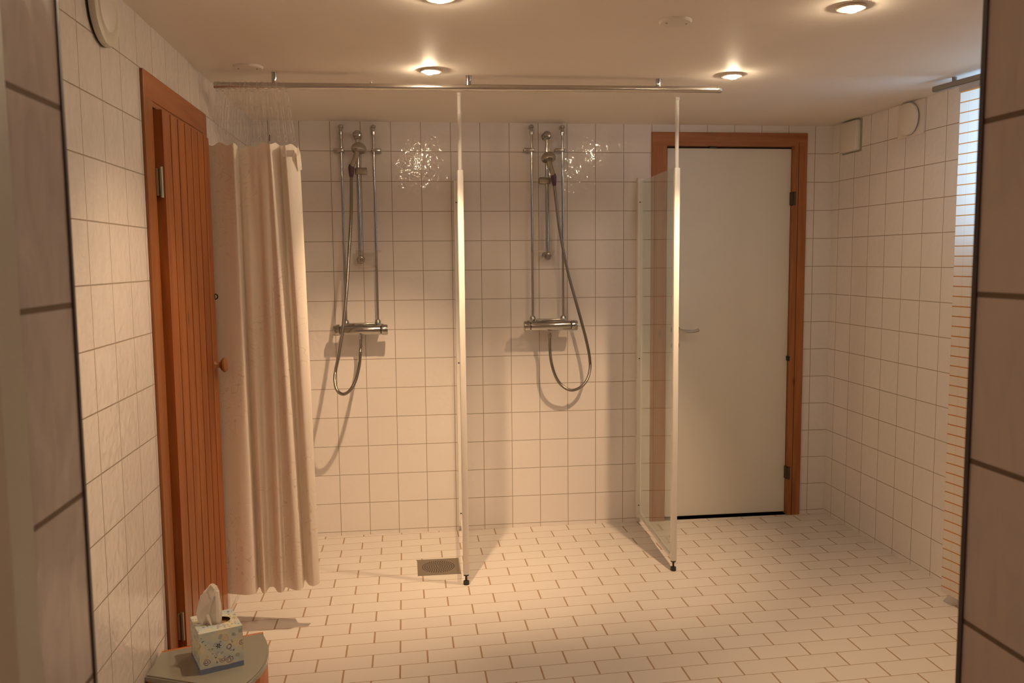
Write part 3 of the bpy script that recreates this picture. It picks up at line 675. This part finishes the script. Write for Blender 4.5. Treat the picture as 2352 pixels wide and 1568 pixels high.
# ------------------------------------------------------------------ low table with tissue box
TZ = 0.300
rear = [(-0.726, 2.494), (-0.60, 2.536), (-0.452, 2.586)]
arc = [(-0.435, 2.54), (-0.420, 2.49), (-0.413, 2.44), (-0.411, 2.385), (-0.418, 2.335), (-0.434, 2.285), (-0.456, 2.24)]
front = [(-0.589, 2.291), (-0.7285, 2.352)]
leftc = [(-0.7265, 2.40), (-0.7225, 2.45)]
plan = rear+arc+front+leftc
cx, cy = sum(p[0] for p in plan)/len(plan), sum(p[1] for p in plan)/len(plan)
M_top = simple('greyish_table_laminate', (0.34, 0.33, 0.28), 0.16)
M_edge = simple('clear_table_edge', (0.50, 0.47, 0.40), 0.2)
t = thing('side_table', (cx, cy, 0), 'low corner table with a grey glassy top and orange wooden body, against the left wall', 'table')
b = NB(); prism(b, plan, TZ-0.016, TZ); bmesh.ops.recalc_face_normals(b, faces=b.faces)
es = [e for e in b.edges if all(v.co.z > TZ-0.001 for v in e.verts)]; bmesh.ops.bevel(b, geom=es, offset=0.004, segments=2, affect='EDGES'); link('table_top', b, [M_top, M_edge], t)
b = NB(); P3 = [(cx+(p[0]-cx)*0.97, cy+(p[1]-cy)*0.97) for p in plan]; prism(b, P3, 0.0, TZ-0.017); bmesh.ops.recalc_face_normals(b, faces=b.faces); link('table_body', b, M_tablewood, t)
b = NB(); tube(b, [(-0.7235, 2.4985, TZ-0.0045), (-0.452, 2.590, TZ-0.0045)], 0.005, 10); link('rear_edge_strip', b, M_tablewood, t)

M_boxpat, nt, bs = mat('paisley_tissue_box')
uv = nt.nodes.new('ShaderNodeUVMap'); uv.uv_map = 'UVMap'
def blobs(scale, lo, hi, seed, ringy=False):
    mp = nt.nodes.new('ShaderNodeMapping'); L(nt, uv.outputs[0], mp.inputs[0]); mp.inputs['Location'].default_value = (seed, seed*1.7, 0)
    ns = noise(nt, 6, 1, mp.outputs[0]); ad = nt.nodes.new('ShaderNodeVectorMath'); ad.operation = 'MULTIPLY_ADD'; L(nt, ns.outputs['Color'], ad.inputs[0]); ad.inputs[1].default_value = (0.12, 0.12, 0); L(nt, mp.outputs[0], ad.inputs[2])
    v = nt.nodes.new('ShaderNodeTexVoronoi'); v.inputs['Scale'].default_value = scale; L(nt, ad.outputs[0], v.inputs['Vector'])
    if ringy:
        d = math_(nt, 'ABSOLUTE', math_(nt, 'SUBTRACT', v.outputs['Distance'], hi)); return math_(nt, 'LESS_THAN', d, lo), v
    return math_(nt, 'LESS_THAN', v.outputs['Distance'], hi), v
col = (0.56, 0.60, 0.46)
ng = noise(nt, 2.5, 2, uv.outputs[0]); col = ramp(nt, ng.outputs[0], [(0.38, (0.58, 0.68, 0.70)), (0.5, (0.70, 0.75, 0.68)), (0.64, (0.78, 0.77, 0.56))]).outputs[0]
for sc, hi, c, sd_, rg in ((5, 0.26, (0.46, 0.50, 0.50), 1.3, False), (4, 0.22, (0.50, 0.56, 0.22), 4.1, False), (3.2, 0.30, (0.72, 0.58, 0.30), 2.2, True), (3.2, 0.20, (0.74, 0.62, 0.36), 2.2, True),
                       (5.5, 0.17, (0.25, 0.29, 0.36), 7.7, False), (3.6, 0.26, (0.30, 0.20, 0.28), 9.4, True), (3.6, 0.15, (0.32, 0.18, 0.26), 9.4, True), (11, 0.13, (0.06, 0.08, 0.15), 5.5, False), (8, 0.2, (0.12, 0.17, 0.30), 8.8, True)):
    mk, v = blobs(sc, 0.025, hi, sd_, rg)
    gate = ramp(nt, v.outputs['Color'], [(0.44, (0, 0, 0)), (0.46, (1, 1, 1))]).outputs[0]
    col = mixc(nt, math_(nt, 'MULTIPLY', mk, gate), col, c)
# small dark flower
sepu = nt.nodes.new('ShaderNodeSeparateXYZ'); L(nt, uv.outputs[0], sepu.inputs[0])
band = math_(nt, 'LESS_THAN', math_(nt, 'ADD', sepu.outputs[1], math_(nt, 'MULTIPLY', ng.outputs[0], 0.08)), 0.165)
col = mixc(nt, band, col, (0.20, 0.26, 0.42))
fx = math_(nt, 'SUBTRACT', sepu.outputs[0], 0.43); fy = math_(nt, 'SUBTRACT', sepu.outputs[1], 0.62)
rad = math_(nt, 'SQRT', math_(nt, 'ADD', math_(nt, 'MULTIPLY', fx, fx), math_(nt, 'MULTIPLY', fy, fy)))
ang = math_(nt, 'ARCTAN2', fy, fx); pet = math_(nt, 'ADD', 0.045, math_(nt, 'MULTIPLY', 0.022, math_(nt, 'COSINE', math_(nt, 'MULTIPLY', ang, 6.0))))
fl = math_(nt, 'MULTIPLY', math_(nt, 'LESS_THAN', rad, pet), math_(nt, 'GREATER_THAN', rad, 0.014))
col = mixc(nt, fl, col, (0.03, 0.03, 0.08))
L(nt, col, bs.inputs['Base Color']); bs.inputs['Roughness'].default_value = 0.45
M_card = simple('brown_cardboard', (0.42, 0.25, 0.12), 0.7)
S = 0.116; fc = Vector((-0.5765, 2.331)); e1 = Vector((math.cos(0.40), math.sin(0.40))); e2 = Vector((-e1.y, e1.x))*1.17; HB = 0.116
ctr = fc+(e1+e2)*S/2
tb = thing('tissue_box', (ctr.x, ctr.y, TZ), 'cube tissue box with blue and green paisley pattern on the low table', 'tissue box')
b = NB(); lay = b.loops.layers.uv.new('UVMap')
def W(u, v, z): p = ctr+e1*(u*S)+e2*(v*S); return (p.x, p.y, z)
cs = [(-.5, -.5), (.5, -.5), (.5, .5), (-.5, .5)]
for k in range(4):
    a, c = cs[k], cs[(k+1) % 4]
    vs = [b.verts.new(W(*a, TZ)), b.verts.new(W(*c, TZ)), b.verts.new(W(*c, TZ+HB)), b.verts.new(W(*a, TZ+HB))]
    f = b.faces.new(vs)
    for l, q in zip(f.loops, ((k, 0), (k+1, 0), (k+1, 1), (k, 1))): l[lay].uv = q
N_ = 40; inner, outer, deep = [], [], []
for k in range(N_):
    a = 2*PI*(k+0.5)/N_; cu, sv = math.cos(a), math.sin(a); m_ = 0.5/max(abs(cu), abs(sv))
    outer.append((cu*m_, sv*m_)); inner.append((0.34*cu, 0.20*sv))
# exact corners
for c_ in cs:
    i = min(range(N_), key=lambda k: (outer[k][0]-c_[0])**2+(outer[k][1]-c_[1])**2); outer[i] = c_
vo = [b.verts.new(W(*p, TZ+HB)) for p in outer]; vi = [b.verts.new(W(*p, TZ+HB)) for p in inner]
for k in range(N_):
    f = b.faces.new((vo[k], vo[(k+1) % N_], vi[(k+1) % N_], vi[k]))
    for l, q in zip(f.loops, (outer[k], outer[(k+1) % N_], inner[(k+1) % N_], inner[k])): l[lay].uv = (q[0]+5.5, q[1]+5.5)
bmesh.ops.remove_doubles(b, verts=b.verts, dist=1e-5)
link('box_carton', b, M_boxpat, tb)
b = NB()
v1 = [b.verts.new(W(p[0], p[1], TZ+HB-0.0004)) for p in inner]; v2 = [b.verts.new(W(p[0]*1.35, p[1]*2.1, TZ+HB-0.012)) for p in inner]
for k in range(N_): b.faces.new((v1[k], v1[(k+1) % N_], v2[(k+1) % N_], v2[k]))
b.faces.new(v2); link('box_lining', b, M_card, tb)
# tissue: a folded sheet pulled up out of the slot, built of creased planes
b = NB(); lay = b.loops.layers.uv.new('UVMap')
ox, oy, oz = ctr.x-0.004, ctr.y-0.008, TZ+HB
def T(x, y, z): return (ox+x, oy+y, oz+z)
# outline seen from the doorway: (left, right) edges per height, with a front crease
LV = [(-0.010, -0.034, 0.020, 0.006), (0.010, -0.043, 0.022, 0.000), (0.030, -0.046, 0.023, -0.006), (0.050, -0.039, 0.022, -0.002), (0.072, -0.031, 0.020, 0.006), (0.090, -0.024, 0.018, 0.010), (0.102, -0.012, 0.012, 0.008), (0.107, -0.004, 0.006, 0.002)]
random.seed(5); rows = []
for z, xl, xr, cr in LV:
    w_ = xr-xl; j_ = lambda a=0.0016: random.uniform(-a, a)
    ring = [(xl, 0.000), (xl+w_*0.16, -0.009+j_()), (xl+w_*0.34, -0.004+j_()), (xl+w_*0.52+cr, -0.019+j_()), (xl+w_*0.64+cr, -0.008+j_()), (xl+w_*0.82, -0.014+j_()), (xl+w_*0.93, -0.010), (xr, 0.001),
            (xl+w_*0.80, 0.013+j_()), (xl+w_*0.58, 0.007+j_()), (xl+w_*0.36, 0.015+j_()), (xl+w_*0.14, 0.008)]
    k_ = 1.0-0.55*max(0, z-0.06)/0.05
    rows.append([b.verts.new(T(x+j_(0.0008), y*k_, z+(0.0 if z < 0.1 else 0.005*math.sin(i*1.9)))) for i, (x, y) in enumerate(ring)])
n_ = len(rows[0])
for a_, c_ in zip(rows, rows[1:]):
    for i in range(n_):
        f = b.faces.new((a_[i], a_[(i+1) % n_], c_[(i+1) % n_], c_[i]))
        for l in f.loops: l[lay].uv = (l.vert.co.x, l.vert.co.z)
b.faces.new(rows[-1])
# loose outer wing folded over on the left
wing = [T(-0.046, -0.004, 0.030), T(-0.039, -0.012, 0.052), T(-0.030, -0.016, 0.085), T(-0.012, -0.020, 0.098), T(-0.002, -0.024, 0.068), T(-0.012, -0.022, 0.034), T(-0.026, -0.020, 0.002), T(-0.040, -0.012, 0.008)]
wv_ = [b.verts.new(p) for p in wing]; cw = b.verts.new(T(-0.024, -0.0235, 0.05))
for i in range(8): b.faces.new((wv_[i], wv_[(i+1) % 8], cw))
bmesh.ops.triangulate(b, faces=[f for f in b.faces if len(f.verts) > 3])
ts = link('tissue', b, M_tissue); tag(ts, 'crumpled white tissue sticking up out of the paisley box', 'tissue')
